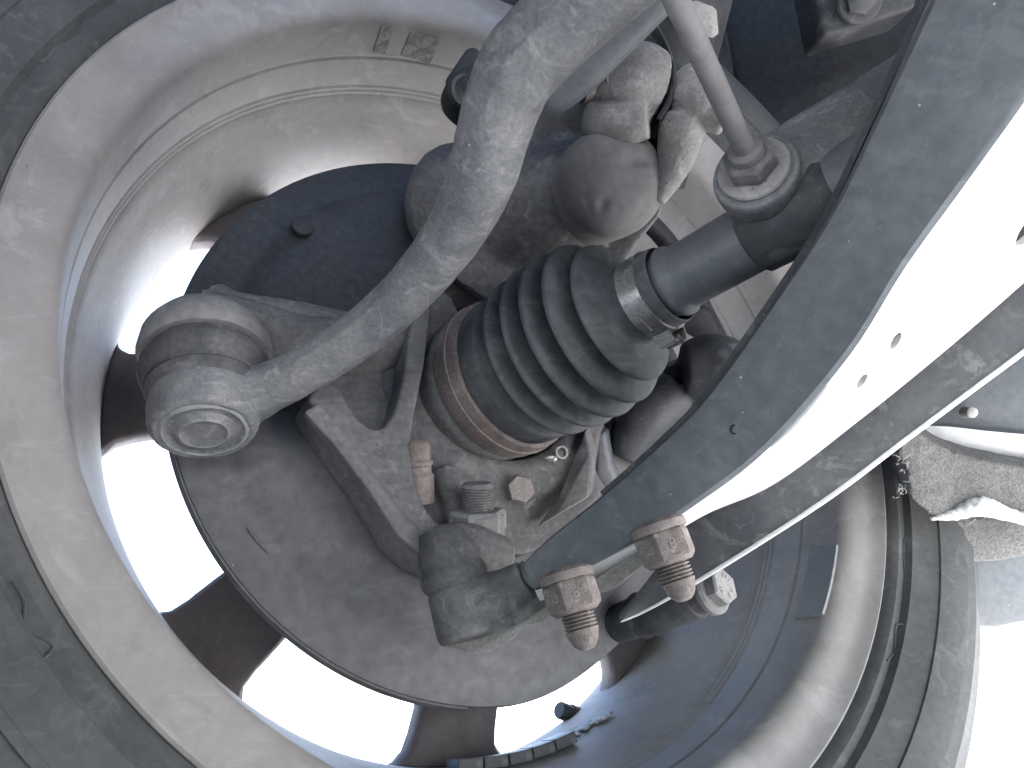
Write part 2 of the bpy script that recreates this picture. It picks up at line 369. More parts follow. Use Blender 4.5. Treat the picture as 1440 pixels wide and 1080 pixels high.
# spokes: eight, each one a part
SP = [170 + 45 * k for k in range(8)]
def spoke(bm, a):
    prof = [(.045, 15.0), (.07, 11.5), (.10, 9.6), (.13, 8.6), (.150, 8.2), (.162, 8.0), (.170, 8.2), (.1745, 9.0), (.1775, 10.5)]
    rings = []
    for r, hw in prof:
        offi = .118 + .012 * math.sin(min(1, (r - .045) / .13) * math.pi) * -1 + max(0, (r - .15)) * .35
        row = []
        for (f, do) in ((-1, .004), (-.9, 0), (-.3, -.002), (.3, -.002), (.9, 0), (1, .004), (1, .013), (.85, .018), (-.85, .018), (-1, .013)):
            row.append(bm.verts.new(wheel_pt(offi + do, r, a + f * hw)))
        rings.append(row)
    for A, B in zip(rings, rings[1:]):
        n = len(A)
        for k in range(n): bm.faces.new((A[k], A[(k + 1) % n], B[(k + 1) % n], B[k]))
    bm.faces.new(rings[0]); bm.faces.new(rings[-1][::-1])
for a in SP:
    bm = BM(); spoke(bm, a); obj('spoke', bm, MT['rim_face'], wheel, bevel=.002)
bm = BM(); wlathe(bm, [(.075, .03), (.075, .068), (.10, .072), (.15, .066), (.15, .03)], 64, closed=True)
obj('hub', bm, MT['rim_face'], wheel, bevel=.002)
# balance weights stuck to the barrel
def arc_block(bm, off0, off1, r0, r1, a0, a1, seg=6):
    wlathe(bm, [(off0, r0), (off0, r1), (off1, r1), (off1, r0)], seg, a0, a1, closed=True)
o1, b1 = on_barrel(808, 1040, .178); o0, b0 = on_barrel(640, 1085, .178)
steps = 5
for k in range(steps):
    bm = BM(); A0 = b0 + (b1 - b0) * k / steps; A1 = b0 + (b1 - b0) * (k + 1) / steps - .25
    oc = o0 + (o1 - o0) * (k + .5) / steps
    arc_block(bm, oc - .004, oc + .010, .1788, .1735, A0, A1)
    obj('balance_weight', bm, MT['brace'], barrel, bevel=.0006)
def barrel_patch(pts, rad, lift, name, m, parent):
    """thin patch following the barrel: quad grid between pixel corners"""
    bm = BM(); n = 10; g_ = []
    c = [on_barrel(px, py, rad) for px, py in pts]
    for i in range(n + 1):
        row = []
        for j in range(n + 1):
            u, v = i / n, j / n
            off = (c[0][0] * (1 - u) + c[1][0] * u) * (1 - v) + (c[3][0] * (1 - u) + c[2][0] * u) * v
            an = (c[0][1] * (1 - u) + c[1][1] * u) * (1 - v) + (c[3][1] * (1 - u) + c[2][1] * u) * v
            row.append(bm.verts.new(wheel_pt(off, rad - lift, an)))
        g_.append(row)
    for i in range(n):
        for j in range(n): bm.faces.new((g_[i][j], g_[i + 1][j], g_[i + 1][j + 1], g_[i][j + 1]))
    return obj(name, bm, m, parent, solid=lift * 1.2)
barrel_patch([(536, 37), (552, 40), (541, 74), (524, 71)], .1937, .0006, 'label_strip', MT['label'], barrel)
barrel_patch([(578, 43), (621, 54), (604, 88), (563, 76)], .1937, .0006, 'label_patch', MT['label'], barrel)
barrel_patch([(1142, 770), (1180, 768), (1160, 866), (1120, 872)], .1937, .0012, 'flat_weight', MT['weight'], barrel)
bm = BM()
rnd = random.Random(3)
for k in range(26):
    t = k / 25; px = 806 + 52 * t; py = 1031 - 27 * t + rnd.uniform(-4, 4) * (1 - t * .6)
    of, an = on_barrel(px, py, .1775)
    arc_block(bm, of - rnd.uniform(.0015, .004) * (1 - t * .6), of + rnd.uniform(.0015, .004) * (1 - t * .6), .1779, .1764 + rnd.uniform(0, .0006), an - .5, an + rnd.uniform(.3, .7), 2)
obj('glue_residue', bm, MT['residue'], barrel, remesh=.0006, soft=2)
va, vb = Q(786, 998, .435), Q(822, 1012, .445)
bm = BM(); lathe(bm, va, (vb - va), [(0, 0), (0, .0042), (.001, .0048), (.008, .0048), (.0085, .0055), (.03, .0062), (.04, .009)], 24)
obj('valve_stem', bm, MT['dark'], wheel)

# ================================================================== TYRE
tyre = thing('tyre', 'dusty black rubber tyre around the alloy wheel', 'tyre', wheel_pt(.08, .30, -90))
bm = BM()
tp = [(.004, .2145), (-.003, .2175), (-.0052, .2205), (-.0052, .2245), (-.0086, .2262), (-.0098, .2300), (-.0140, .2390), (-.0150, .2393), (-.0158, .2420), (-.0150, .2424), (-.0166, .2480), (-.0172, .2560), (-.0162, .2565), (-.0158, .2640), (-.0145, .2648),
      (-.0105, .2735), (-.0070, .2795), (-.0058, .2796), (.0005, .2860), (.008, .2905), (.018, .2938), (.030, .2956), (.0302, .2895), (.036, .2895), (.0362, .2965), (.066, .2985), (.0662, .291), (.072, .291), (.0722, .2988),
      (.108, .2988), (.1082, .291), (.114, .291), (.1142, .2985), (.144, .2965), (.1442, .2895), (.150, .2895), (.1502, .2956), (.165, .293), (.18, .287), (.192, .275), (.198, .255), (.192, .235), (.182, .222), (.178, .2145)]
wlathe(bm, tp, 260)
carc = obj('carcass', bm, MT['tyre'], tyre, smooth=35)
# shoulder blocks, one mesh shared by all copies
def shoulder_block():
    bm = BM()
    A = [(-.006, .2806), (.001, .2869), (.0085, .2914), (.018, .2947), (.0295, .2964)]
    for sgn in (0,):
        rows = []
        for (a, dr) in ((-1.6, -.003), (-1.6, 0), (1.6, 0), (1.6, -.003)):
            rows.append([bm.verts.new(wheel_pt(of, r + dr, a)) for of, r in A])
        for X, Y in list(zip(rows, rows[1:])) + [(rows[-1], rows[0])]:
            for k in range(len(A) - 1): bm.faces.new((X[k], X[k + 1], Y[k + 1], Y[k]))
        bm.faces.new([r[0] for r in rows]); bm.faces.new([r[-1] for r in rows][::-1])
    return bm
b0_ = obj('tread_block', shoulder_block(), MT['tyre'], carc, bevel=.0006)
cw = TW(C0)
loc0 = WL[b0_.name].copy()
for k in range(1, 90):
    q = Matrix.Rotation(-R_(4.0 * k), 4, 'Y')          # wheel axis is world Y
    c = b0_.copy(); COL.objects.link(c)
    wl = cw + (q @ (loc0 - cw)); c.location = wl - WL[carc.name]; c.rotation_euler = q.to_euler()
# moulding flash and nicks on the sidewall
rnd = random.Random(5)
for k in range(14):
    a = -42 + k * 27 + rnd.uniform(-6, 6)
    bm = BM(); L = rnd.uniform(4, 9)
    stube(bm, [(wheel_pt(-.0053 - .0003 * rnd.random(), .2232 + rnd.uniform(-.001, .002), a + L * t), .0005) for t in (0, .3, .6, 1)] + [(wheel_pt(-.0095, .229, a + L * 1.08), .0003)], 3, 6)
    obj('moulding_flash', bm, MT['tyre'], carc)

# ================================================================== BRAKE DUST SHIELD
shield = thing('brake_dust_shield', 'dark dusty round brake backing plate behind the knuckle', 'brake shield', wheel_pt(.0726, .153, -90))
SPF = [(.0745, .1536), (.0722, .1530), (.0712, .1505), (.0712, .135), (.0700, .131), (.0650, .126), (.0635, .118), (.0635, .095), (.0610, .088), (.058, .060), (.058, .045), (.0595, .045), (.0600, .060), (.0625, .0885), (.0655, .095),
       (.0655, .1185), (.067, .1265), (.072, .132), (.0732, .135), (.0732, .151), (.076, .1536)]
bm = BM(); wlathe(bm, SPF, 150, 163, 400, closed=True)
for v in bm.verts:                            # the plate is cut flatter towards its front lower edge
    q = v.co - C0; an = math.degrees(math.atan2(q.dot(UP), q.dot(FR))); rr_ = math.hypot(q.dot(UP), q.dot(FR))
    k = max(0., 1 - abs((an + 66) / 34)); k = k * k * (3 - 2 * k)
    if rr_ > .1: v.co -= (q - N * q.dot(N)) * (.055 * k * (rr_ - .1) / .053)
plate = obj('lower_plate', bm, MT['shield'], shield, smooth=35)
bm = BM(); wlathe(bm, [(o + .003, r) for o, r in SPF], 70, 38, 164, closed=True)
obj('upper_plate', bm, MT['shield_darker'], shield, smooth=35)  # upper sector of the plate, in a darker tone than the lower
bm = BM()   # folded rim with a nick on the upper edge
wlathe(bm, [(.072, .1534), (.071, .1545), (.075, .1553), (.0765, .1540)], 100, 166, 254, closed=True)
obj('rim_fold', bm, MT['shield'], shield)
bm = BM(); lathe(bm, WP(425, 318, .0640), N, [(-.002, .0055), (.0008, .0055), (.0012, .005), (.0012, 0)], 24)
obj('plug', bm, MT['dark'], shield)
bm = BM(); tube(bm, [WP(*p, .0705) for p in ((348, 742), (362, 760), (378, 778))], [.0006, .0009, .0004], 8)
obj('crease', bm, MT['shield'], shield)

# ================================================================== STEERING KNUCKLE
kn = thing('steering_knuckle', 'grey cast steering knuckle with curved web in front of the dust shield', 'steering knuckle', WP(650, 790, .045))
def rib(bm, pts, k=6, seg=14, **kw):
    stube(bm, [(WP(px, py, off), r) for px, py, off, r in pts], k, seg, **kw)
bm = BM()
# steering arm and its end boss
rib(bm, [(275, 455, .062, .016), (340, 470, .060, .0165), (430, 495, .058, .017), (520, 490, .056, .018), (610, 440, .055, .02)])
rib(bm, [(300, 425, .066, .010), (330, 440, .062, .010), (420, 455, .058, .0105), (500, 470, .058, .010)])
prism(bm, [WP(px, py, .050) for px, py in ((410, 470), (600, 395), (604, 480), (580, 600), (540, 640), (440, 600))], -N * .012)


# lower ball joint boss
stube(bm, [(WP(600, 770, .038), .0085), (WP(655, 775, .036), .0125), (WP(710, 790, .036), .010)])
obj('web', bm, MT['cast'], kn, remesh=.0009, soft=3, disp=.0005, disp_scale=.006)
bm = BM()
leg_ = [(432, 560), (450, 535), (478, 545), (503, 588), (522, 602), (540, 602), (556, 580), (567, 535), (574, 480), (586, 430), (608, 385), (608, 430), (598, 510), (581, 598), (579, 630), (583, 672), (592, 702), (612, 732), (642, 752), (692, 762), (708, 800), (640, 806), (596, 784), (560, 752), (548, 728), (520, 684), (478, 626)]
prism(bm, [WP(px, py, .033) for px, py in leg_], -N * .026)
la_ = obj('lower_arm', bm, MT['cast'], kn, bevel=.0022, smooth=50)
bm = BM()
prism(bm, [WP(px, py, .0315) for px, py in ((428, 578), (448, 566), (500, 628), (545, 690), (572, 728), (612, 762), (600, 784), (560, 752), (520, 690), (470, 624))], -N * .006)
obj('raised_rib', bm, MT['cast'], la_, bevel=.0012, smooth=50)
bm = BM()
# hub ring round the joint
wlathe(bm, [(.050, .043), (.047, .048), (.048, .062), (.060, .072), (.066, .072), (.066, .043)], 72, closed=True)
prism(bm, [WP(px, py, .052) for px, py in ((560, 590), (620, 660), (700, 690), (800, 660), (850, 690), (790, 760), (735, 780), (640, 775), (580, 720))], -N * .016)
rib(bm, [(620, 660, .05, .006), (640, 720, .049, .006), (640, 770, .048, .006)])
obj('hub_carrier', bm, MT['cast'], kn, remesh=.0012, soft=7, disp=.0006, disp_scale=.006)
bm = BM()
# upper column to the strut clamp
stube(bm, [(WP(640, 400, .05), .030), (WP(690, 330, .03), .030), (Q(760, 290, .385), .028), (Q(830, 270, .378), .026), (Q(880, 290, .375), .022)])
prism(bm, [Q(px, py, d) for px, py, d in ((700, 300, .375), (780, 190, .375), (880, 180, .372), (950, 200, .370), (930, 300, .372), (895, 345, .375), (870, 385, .38), (760, 390, .385))], Vector((0, 0, -.025)))
ball(bm, WP(640, 290, .045), (.028, .035, .02))
ball(bm, Q(795, 165, .392), (.026, .022, .02))
ball(bm, Q(735, 215, .395), (.030, .028, .02))
obj('upper_column', bm, MT['cast'], kn, remesh=.0013, soft=8, disp=.0006, disp_scale=.006)
# rounded boss
bm = BM()
bc = Q(868, 252, .345)
bax = Vector((.26, -.02, .95)).normalized()
lathe(bm, bc, bax, [(-.045, .0245), (-.014, .0252), (-.012, .0240), (-.0105, .0240), (-.0085, .0251)] + [(-.0085 + .020 * math.sin(R_(a)), .0251 * math.cos(R_(a)) ** .62) for a in range(6, 90, 4)] + [(.0115, 0)], 120)
ub = Vector((1, 0, 0)); ub = (ub - bax * ub.dot(bax)).normalized(); vb = bax.cross(ub)
for v in bm.verts:
    px_, py_ = 720 + F * v.co.x / -v.co.z, 540 - F * v.co.y / -v.co.z
    if (v.co - bc).dot(bax) < -.006: continue
    for qx, qy, ra, rb, an, dp in ((893, 224, 24, 8, 15, .0020), (848, 288, 9, 13, 15, .0016), (826, 284, 6, 14, -15, .0014), (900, 300, 26, 10, -40, .0007), (860, 205, 30, 14, -20, .0008)):
        c_, s_ = math.cos(R_(an)), math.sin(R_(an)); dx, dy = px_ - qx, py_ - qy
        e_ = ((dx * c_ + dy * s_) / ra) ** 2 + ((-dx * s_ + dy * c_) / rb) ** 2
        if e_ < 4: v.co -= bax * dp * math.exp(-e_ * 1.6)
boss = obj('rounded_boss', bm, MT['cast_smooth'], kn, smooth=180, disp=.0003, disp_scale=.012)
# strut clamp: two ears with a slot between them
bm = BM()
E1 = [(835, 110), (862, 62), (925, 80), (940, 100), (936, 130), (920, 160), (905, 182), (860, 178), (830, 150)]
prism(bm, [Q(px, py, .335) for px, py in E1], Vector((.012, .02, -.05)))
stube(bm, [(Q(815, 120, .345), .012), (Q(850, 110, .340), .015), (Q(895, 112, .338), .016), (Q(925, 120, .34), .014)])
stube(bm, [(Q(830, 165, .345), .010), (Q(880, 172, .338), .010), (Q(912, 168, .335), .008)])
clamp = obj('clamp_ear', bm, MT['cast_light'], kn, remesh=.0009, soft=2, disp=.0006, disp_scale=.004)
bm = BM()
E2 = [(952, 105), (990, 110), (1012, 135), (1020, 160), (1000, 172), (975, 180), (966, 205), (955, 240), (935, 275), (922, 285), (925, 240), (935, 195), (945, 150)]
prism(bm, [Q(px, py, .345) for px, py in E2], Vector((.010, .012, -.035)))
stube(bm, [(Q(962, 122, .342), .012), (Q(985, 142, .336), .0125), (Q(1002, 156, .334), .0095)])
lathe(bm, Q(1003, 158, .334), Vector((.6, -.3, .1)), [(-.004, .0085), (.006, .0080), (.007, .0065), (.007, 0)], 24)
stube(bm, [(Q(962, 165, .340), .011), (Q(952, 215, .342), .009), (Q(938, 255, .344), .006), (Q(926, 284, .345), .003)])
obj('clamp_ear', bm, MT['cast_light'], kn, remesh=.0009, soft=2, disp=.0006, disp_scale=.004)
bm = BM(); ca = (Q(870, 100, .34) - Q(815, 125, .335)).normalized()
lathe(bm, Q(822, 118, .335), ca, [(-.004, 0), (-.004, .0072), (.0, .0085), (.004, .0085), (.004, .0125), (.0065, .0125), (.0065, .010), (.02, .010)], 32)
obj('clamp_bolt', bm, MT['rust'], clamp)
bm = BM(); stube(bm, [(Q(902, 15, .345), .004), (Q(928, 55, .338), .004), (Q(945, 98, .334), .004), (Q(942, 138, .334), .0038), (Q(926, 168, .336), .003)], 8, 12, flat=.35, fdir=Vector((1, .2, 0)))
obj('slot_shim', bm, MT['brace'], kn)
st_ = thing('strut_tube', 'black strut tube rising out of the knuckle clamp', 'strut', Q(925, 160, .40))
bm = BM(); sa = Q(915, 170, .405); sbv = (Q(1000, -200, .36) - sa)
lathe(bm, sa, sbv, [(-.03, 0), (-.03, .026), (.30, .026), (.30, 0)], 48)
obj('tube', bm, MT['dark'], st_)
# bolts on the hub carrier
def bolt_stub(p, ax, parts, m, name, parent, seg=28): 
    bm = BM(); lathe(bm, p, ax, parts, seg); return obj(name, bm, m, parent)
upish = (UP * .9 + N * .42).normalized()
p = WP(588, 668, .040)
bolt_stub(p, upish, [(-.012, .0070), (0, .0070), (.001, .0060), (.004, .0058), (.0046, .0066), (.0062, .0066), (.0068, .0057), (.0125, .0057), (.0145, .0048), (.0157, .003), (.016, 0)], MT['rust'], 'rusty_bolt', kn)
p = WP(672, 742, .040)
bm = BM(); lathe(bm, p, upish, [(-.006, .0120), (.006, .0120), (.007, .0095)] + thread_prof(.007, .0200, .0074, .0012, .0005) + [(.0200, .0060), (.0200, 0)], 28)
hexprism(bm, p + upish * -.002, upish, .0130, .010)
obj('threaded_stud', bm, MT['cast'], kn)
bm = BM(); hx = (N * .8 + Vector((0, 0, .6))).normalized()
hexprism(bm, WP(727, 690, .050), hx, .0072, .007); lathe(bm, WP(727, 690, .052), hx, [(-.004, .010), (.001, .010), (.0012, .006)], 28)
obj('hex_bolt', bm, MT['rustbolt'], kn)
bm = BM(); prism(bm, [Q(822, 605, .395), Q(832, 640, .388), Q(828, 700, .372), Q(790, 722, .365), Q(752, 745, .36), Q(785, 700, .375), Q(800, 660, .385)], Vector((.004, .002, -.012)))
obj('bracket_blade', bm, MT['cast'], kn, bevel=.0015)

# ================================================================== TIE ROD END
tr = thing('tie_rod_end', 'bent dusty grey tie rod with round ball joint housing at its lower end', 'tie rod', Q(285, 640, .30))
bm = BM()
path = [(300, 570, .303, .0125), (345, 558, .303, .0115), (385, 541, .303, .0100), (430, 519, .301, .0094), (500, 474, .296, .0093), (575, 408, .287, .0097), (640, 325, .272, .0106), (676, 250, .259, .0118), (700, 165, .248, .0122), (728, 98, .241, .0130), (778, 44, .235, .0132), (850, -20, .228, .0130), (940, -100, .22, .013)]
stube(bm, [(Q(px, py, d), r) for px, py, d, r in path], 7, 28)
stube(bm, [(Q(px - 16 * k, py - 6 * k, d - r * .86), .0016) for px, py, d, r, k in [(p_[0], p_[1], p_[2], p_[3], 1) for p_ in path[3:11]]], 7, 10)
# bulge at the elbow
ball(bm, Q(722, 108, .2405), (.0128, .0135, .0115))
hax = (-UP * .88 + Vector((0, 0, .34)) + Vector((.03, 0, 0))).normalized()
hc = Q(288, 566, .30)
lathe(bm, hc, hax, [(-.004, 0), (-.004, .0185), (-.001, .0202), (.004, .0207), (.0095, .0205), (.0125, .0196), (.0142, .0178), (.0142, .0165), (.0136, .0158), (.0136, 0)], 48)
obj('rod', bm, MT['rod'], tr, remesh=.0008, soft=5, disp=.0009, disp_scale=.007)
bm = BM()
lathe(bm, hc, hax, [(.0120, .0168), (.0140, .0162), (.0146, .0150), (.0138, .0138), (.0136, .0120), (.0150, .0100), (.0157, .0086), (.0150, .0076), (.0146, .0050), (.0149, 0)], 48)
obj('cap', bm, MT['rod'], tr, disp=.0016, disp_scale=.011)
bm = BM()
bx = hax * -1
lathe(bm, hc, bx, [(.001, .0195), (.003, .0214), (.0048, .0222), (.0062, .0216), (.0072, .0215), (.0095, .0238), (.0130, .0250), (.0165, .0248), (.0190, .0230), (.0205, .0224), (.0235, .0226), (.030, .0190)], 64)
obj('boot', bm, MT['rubber_dusty'], tr, smooth=60, disp=.0008, disp_scale=.012)
bm = BM(); lathe(bm, hc, bx, [(.0058, .0210), (.0060, .0224), (.0074, .0225), (.0076, .0210)], 48)
obj('clip_ring', bm, MT['rubber_dusty'], tr)
bm = BM(); lathe(bm, hc, bx, [(.0215, .016), (.0220, .0246), (.0250, .0262), (.033, .0252), (.040, .0205), (.044, .015), (.045, 0)], 40)
obj('stud_seat', bm, MT['cast'], tr, disp=.0008, disp_scale=.01)

# ================================================================== ANTI-ROLL BAR behind the rod, hose clip
t = thing('steering_bar', 'smooth dark grey bar running up behind the bent tie rod', 'bar', Q(775, 142, .31))
bm = BM(); stube(bm, [(Q(752, 156, .322), .003), (Q(775, 138, .32), .0075), (Q(815, 102, .315), .0088), (Q(870, 45, .305), .0092), (Q(950, -40, .29), .0095)], 8, 28)
obj('bar', bm, MT['shaft'], t)
t = thing('brake_hose_clip', 'black rubber hose clip half hidden by the bent tie rod', 'hose clip', Q(640, 150, .38))
bm = BM(); prism(bm, [Q(px, py, .37) for px, py in ((655, 66), (668, 64), (680, 80), (680, 120), (640, 128), (625, 124), (624, 112))], Vector((.004, .0, -.014)))
obj('clip', bm, MT['dark'], t, bevel=.003)
bm = BM(); stube(bm, [(Q(680, 110, .365), .007), (Q(655, 125, .368), .0085), (Q(640, 145, .372), .007), (Q(655, 165, .38), .006), (Q(690, 190, .39), .006)], 8, 18)
obj('hose', bm, MT['dark'], t)
bm = BM(); lathe(bm, Q(652, 128, .362), Vector((.5, -.1, .8)), [(-.002, .0075), (.002, .0075), (.0025, .006), (.001, .004), (.001, 0)], 28)
obj('ferrule', bm, MT['brace'], t)

# ================================================================== DRIVE SHAFT
ax0 = Q(668, 556, .390); ax1 = Q(945, 398, .313)
A = (ax1 - ax0).normalized(); LA = (ax1 - ax0).length
ds = thing('drive_shaft', 'dark drive shaft with ribbed black rubber boot and rusty clamp band', 'drive shaft', ax0 - A * .02)
ref = Vector((0, 0, 1))
bm = BM(); lathe(bm, ax0, A, [(-.018, 0), (-.018, .0352), (.002, .0360), (.0065, .0372), (.0125, .0374), (.0140, .0362)], 72)
obj('joint_cup', bm, MT['cast'], ds, smooth=50)
bm = BM(); lathe(bm, ax0, A, [(.0142, .0350), (.0144, .0380), (.0165, .0388), (.0270, .0390), (.0300, .0386), (.0304, .0350)], 96)
band = obj('clamp_band', bm, MT['rust'], ds, smooth=40)
bm = BM(); lathe(bm, ax0, A, [(.0228, .0388), (.0230, .0394), (.0236, .0396), (.0242, .0394), (.0244, .0388)], 96)
obj('band_edge', bm, MT['rust'], band)
sb = LA
bp = [(.0295, .0350), (.0300, .0366), (.0320, .0371), (.0395, .0374), (.0415, .0368), (.0430, .0342), (.0444, .0334), (.0460, .0342), (.0498, .0388), (.0512, .0394), (.0526, .0384), (.0548, .0322), (.0560, .0310),
      (.0574, .0322), (.0614, .0394), (.0628, .0402), (.0642, .0388), (.0664, .0308), (.0676, .0294), (.0690, .0308), (.0728, .0392), (.0743, .0399), (.0758, .0384), (.0780, .0282), (.0792, .0268), (.0805, .0282), (.0843, .0370), (.0857, .0377), (.0872, .0360), (.0893, .0240), (.0904, .0226), (.0916, .0238),
      (.0948, .0312), (.0962, .0317), (.0976, .0296), (.0996, .0190), (.1008, .0176), (.1022, .0172), (.1040, .0172), (.110, .0170), (.1205, .0168), (.1212, .0160)]
bs = spline(bp, 3)
k_ = (LA - .001) / .1210
bm = BM(); lathe(bm, ax0, A, [(s * k_, r) for s, r in bs], 128)
boot = obj('boot', bm, MT['rubber'], ds, smooth=180, disp=.0006, disp_scale=.02)
bm = BM(); lathe(bm, ax0, A, [(.1065 * k_, .0171), (.1067 * k_, .0180), (.1160 * k_, .0179), (.1162 * k_, .0169)], 72)
sc = obj('small_clamp', bm, MT['steel'], ds)
# clamp ears (crimped) - small and large
u_ = (Vector((0, -1, 0)) - A * Vector((0, -1, 0)).dot(A)).normalized(); v_ = A.cross(u_)
if v_.z < 0: v_ = -v_
def ear(s, r, ang, m, par, size=1.):
    d = (u_ * math.cos(R_(ang)) + v_ * math.sin(R_(ang))); tdir = (-u_ * math.sin(R_(ang)) + v_ * math.cos(R_(ang)))
    base = ax0 + A * s + d * r; bm = BM()
    pts = [(-.006, 0), (-.0045, .0045), (-.001, .0060), (.001, .0030), (.003, .0052), (.006, .0045), (.0075, 0)]
    for w0 in (0,):
        X = [base + tdir * a * size + d * (b * size - .0004) - A * .004 * size for a, b in pts]
        Y = [p + A * .008 * size for p in X]
        va_ = [bm.verts.new(p) for p in X]; vb_ = [bm.verts.new(p) for p in Y]
        for i in range(len(X) - 1): bm.faces.new((va_[i], va_[i + 1], vb_[i + 1], vb_[i]))
    return obj('clamp_tab', bm, m, par, solid=.0009, smooth=30)
ear(.112 * k_, .0178, -8, MT['steel'], sc, 1.0)
bm = BM()
eb = Q(776, 640, .352)
lathe(bm, eb + Vector((.004, .001, 0)), Vector((.3, .2, .9)), [(-.002, .0022), (-.002, .0031), (.002, .0031), (.002, .0022)], 20, closed=True)
ball(bm, eb + Vector((-.0005, -.0012, .001)), (.0032, .0024, .002))
obj('clamp_tab', bm, MT['steel'], band, smooth=60)
bm = BM(); prism(bm, [ax0 + A * .110 * k_ + (u_ * math.cos(R_(a)) + v_ * math.sin(R_(a))) * .0186 + A * s for a, s in ((28, -.0012), (52, -.0012), (52, .0012), (28, .0012))], (u_ * math.cos(R_(40)) + v_ * math.sin(R_(40))) * .0008)
obj('clamp_window', bm, MT['steel'], sc, bevel=.0003)
SE = (Q(1178, 268, .262) - ax0).dot(A)
bm = BM(); lathe(bm, ax0, A, [(LA - .012, .0130), (LA - .002, .0135), (LA + .001, .0152), (LA + .003, .0152), (LA + .005, .0136), (LA + .008, .0133), (SE - .030, .0133), (SE + .10, .0133), (SE + .10, 0)], 64)
obj('shaft', bm, MT['shaft'], ds, smooth=50)
# dark sleeve puts the shade under the bar eye onto the shaft
bm = BM(); lathe(bm, ax0, A, [(SE - .036, .0130), (SE - .034, .0150), (SE - .008, .0158), (SE - .003, .0150), (SE, .0130)], 56)
obj('shade_sleeve', bm, MT['brace'], ds, smooth=180)

# ================================================================== BRAKE CALIPER pieces
cal = thing('brake_caliper', 'dark brake caliper partly hidden behind the ribbed boot', 'brake caliper', Q(930, 650, .42))
bm = BM()
prism(bm, [Q(px, py, .43) for px, py in ((850, 640), (872, 585), (905, 545), (930, 520), (960, 505), (1010, 495), (1035, 510), (1050, 560), (960, 640), (880, 690))], Vector((.01, .005, -.03)))
stube(bm, [(Q(878, 645, .425), .010), (Q(905, 590, .425), .015), (Q(950, 555, .43), .015)])
stube(bm, [(Q(960, 520, .42), .015), (Q(1000, 520, .42), .020), (Q(1040, 530, .42), .018)])
obj('body', bm, MT['brace'], cal, remesh=.0014, soft=6, disp=.0006)
bm = BM()
prism(bm, [Q(px, py, .41) for px, py in ((838, 610), (850, 606), (860, 660), (880, 690), (858, 700), (836, 672))], Vector((.004, .002, -.012)))
obj('guide_bracket', bm, MT['shaft'], cal, bevel=.003)
bm = BM()
prism(bm, [Q(px, py, .44) for px, py in ((955, 440), (985, 432), (1000, 440), (1012, 470), (1040, 505), (1030, 520), (1010, 490), (1000, 510), (985, 480), (965, 470))], Vector((.004, .002, -.006)))
obj('hose_bracket', bm, MT['dark'], cal, bevel=.0012)
bm = BM(); stube(bm, [(Q(905, 305, .47), .006), (Q(945, 350, .47), .006), (Q(985, 430, .46), .006), (Q(1030, 520, .45), .006)], 8, 16)
obj('brake_hose', bm, MT['dark'], cal)
# guide pin bolt
gp0, gp1 = Q(895, 868, .385), Q(1012, 826, .350)
ga = (gp1 - gp0).normalized(); gl = (gp1 - gp0).length
bm = BM(); lathe(bm, gp0, ga, [(-.025, .009), (0, .010), (.004, .0115), (.007, .0100), (.010, .0115), (.013, .0100), (.016, .0112), (.020, .0105), (gl - .014, .0105), (gl - .013, .0088)], 32)
obj('pin_boot', bm, MT['brace'], cal, smooth=60)
bm = BM(); lathe(bm, gp0, ga, [(gl - .020, .0090), (gl - .012, .0092), (gl - .008, .0098), (gl - .0065, .0112), (gl - .004, .0112), (gl - .0025, .0100), (gl - .002, .006)], 40)
hexprism(bm, gp0 + ga * (gl - .0035), ga, .0086, .0070, Vector((.35, 1, 0)))
gb = obj('pin_bolt', bm, MT['cast'], cal, smooth=30)
xd = (Vector((1, .1, 0)) - ga * ga.dot(Vector((1, .1, 0)))).normalized(); yd = ga.cross(xd)
top = gp0 + ga * (gl + .0036)
bm = BM()
for txt, an in (('60', 80), ('J', 35), ('8', 330), ('8', 290), ('86', 215), ('1', 160)):
    d_ = xd * math.cos(R_(an)) + yd * math.sin(R_(an)); tx = xd * math.sin(R_(an)) - yd * math.cos(R_(an))
    merge(bm, text_bm(txt, .0034, top + d_ * .0045, tx, d_, .0003))
obj('head_marking', bm, MT['cast_light'], gb, smooth=20)

# ================================================================== ANTI-ROLL BAR AND DROP LINK
ab = thing('anti_roll_bar', 'grey anti roll bar with flattened eye behind the control arm', 'anti roll bar', Q(1060, 300, .265))
la = (Q(955, -30, .205) - Q(1062, 212, .268)).normalized()      # link axis, up along the rod
ec = Q(1064, 246, .270)
bm = BM()
lathe(bm, ec, la, [(-.0085, 0), (-.0085, .0130), (-.007, .0150), (.0, .0155), (.003, .0148), (.003, 0)], 40)
stube(bm, [(ec - la * .002, .0120), (Q(1110, 226, .272), .0150), (Q(1160, 200, .272), .0165), (Q(1230, 160, .272), .0170), (Q(1330, 95, .272), .017), (Q(1450, 15, .272), .018)], 8, 24, flat=.45, fdir=la)
obj('bar', bm, MT['rod'], ab, remesh=.0010, soft=8, disp=.0005)
lk_ = thing('stabiliser_link', 'thin grey stabiliser link rod with nut and washer on bar eye', 'link rod', ec)
bm = BM(); lathe(bm, ec, la, [(.0030, 0), (.0030, .0122), (.0040, .0126), (.0050, .0122), (.0053, .0095), (.0053, 0)], 44)
obj('washer', bm, MT['cast_light'], lk_)
bm = BM(); hexprism(bm, ec + la * .0054, la, .0092, .0075, Vector((.5, .1, 1)))
obj('nut', bm, MT['cast'], lk_, bevel=.0004)
bm = BM(); lathe(bm, ec, la, [(.0125, .0058), (.0140, .0062), (.0160, .0058), (.0165, .0036), (.30, .0031), (.30, 0)], 28)
obj('rod', bm, MT['cast_smooth'], lk_)
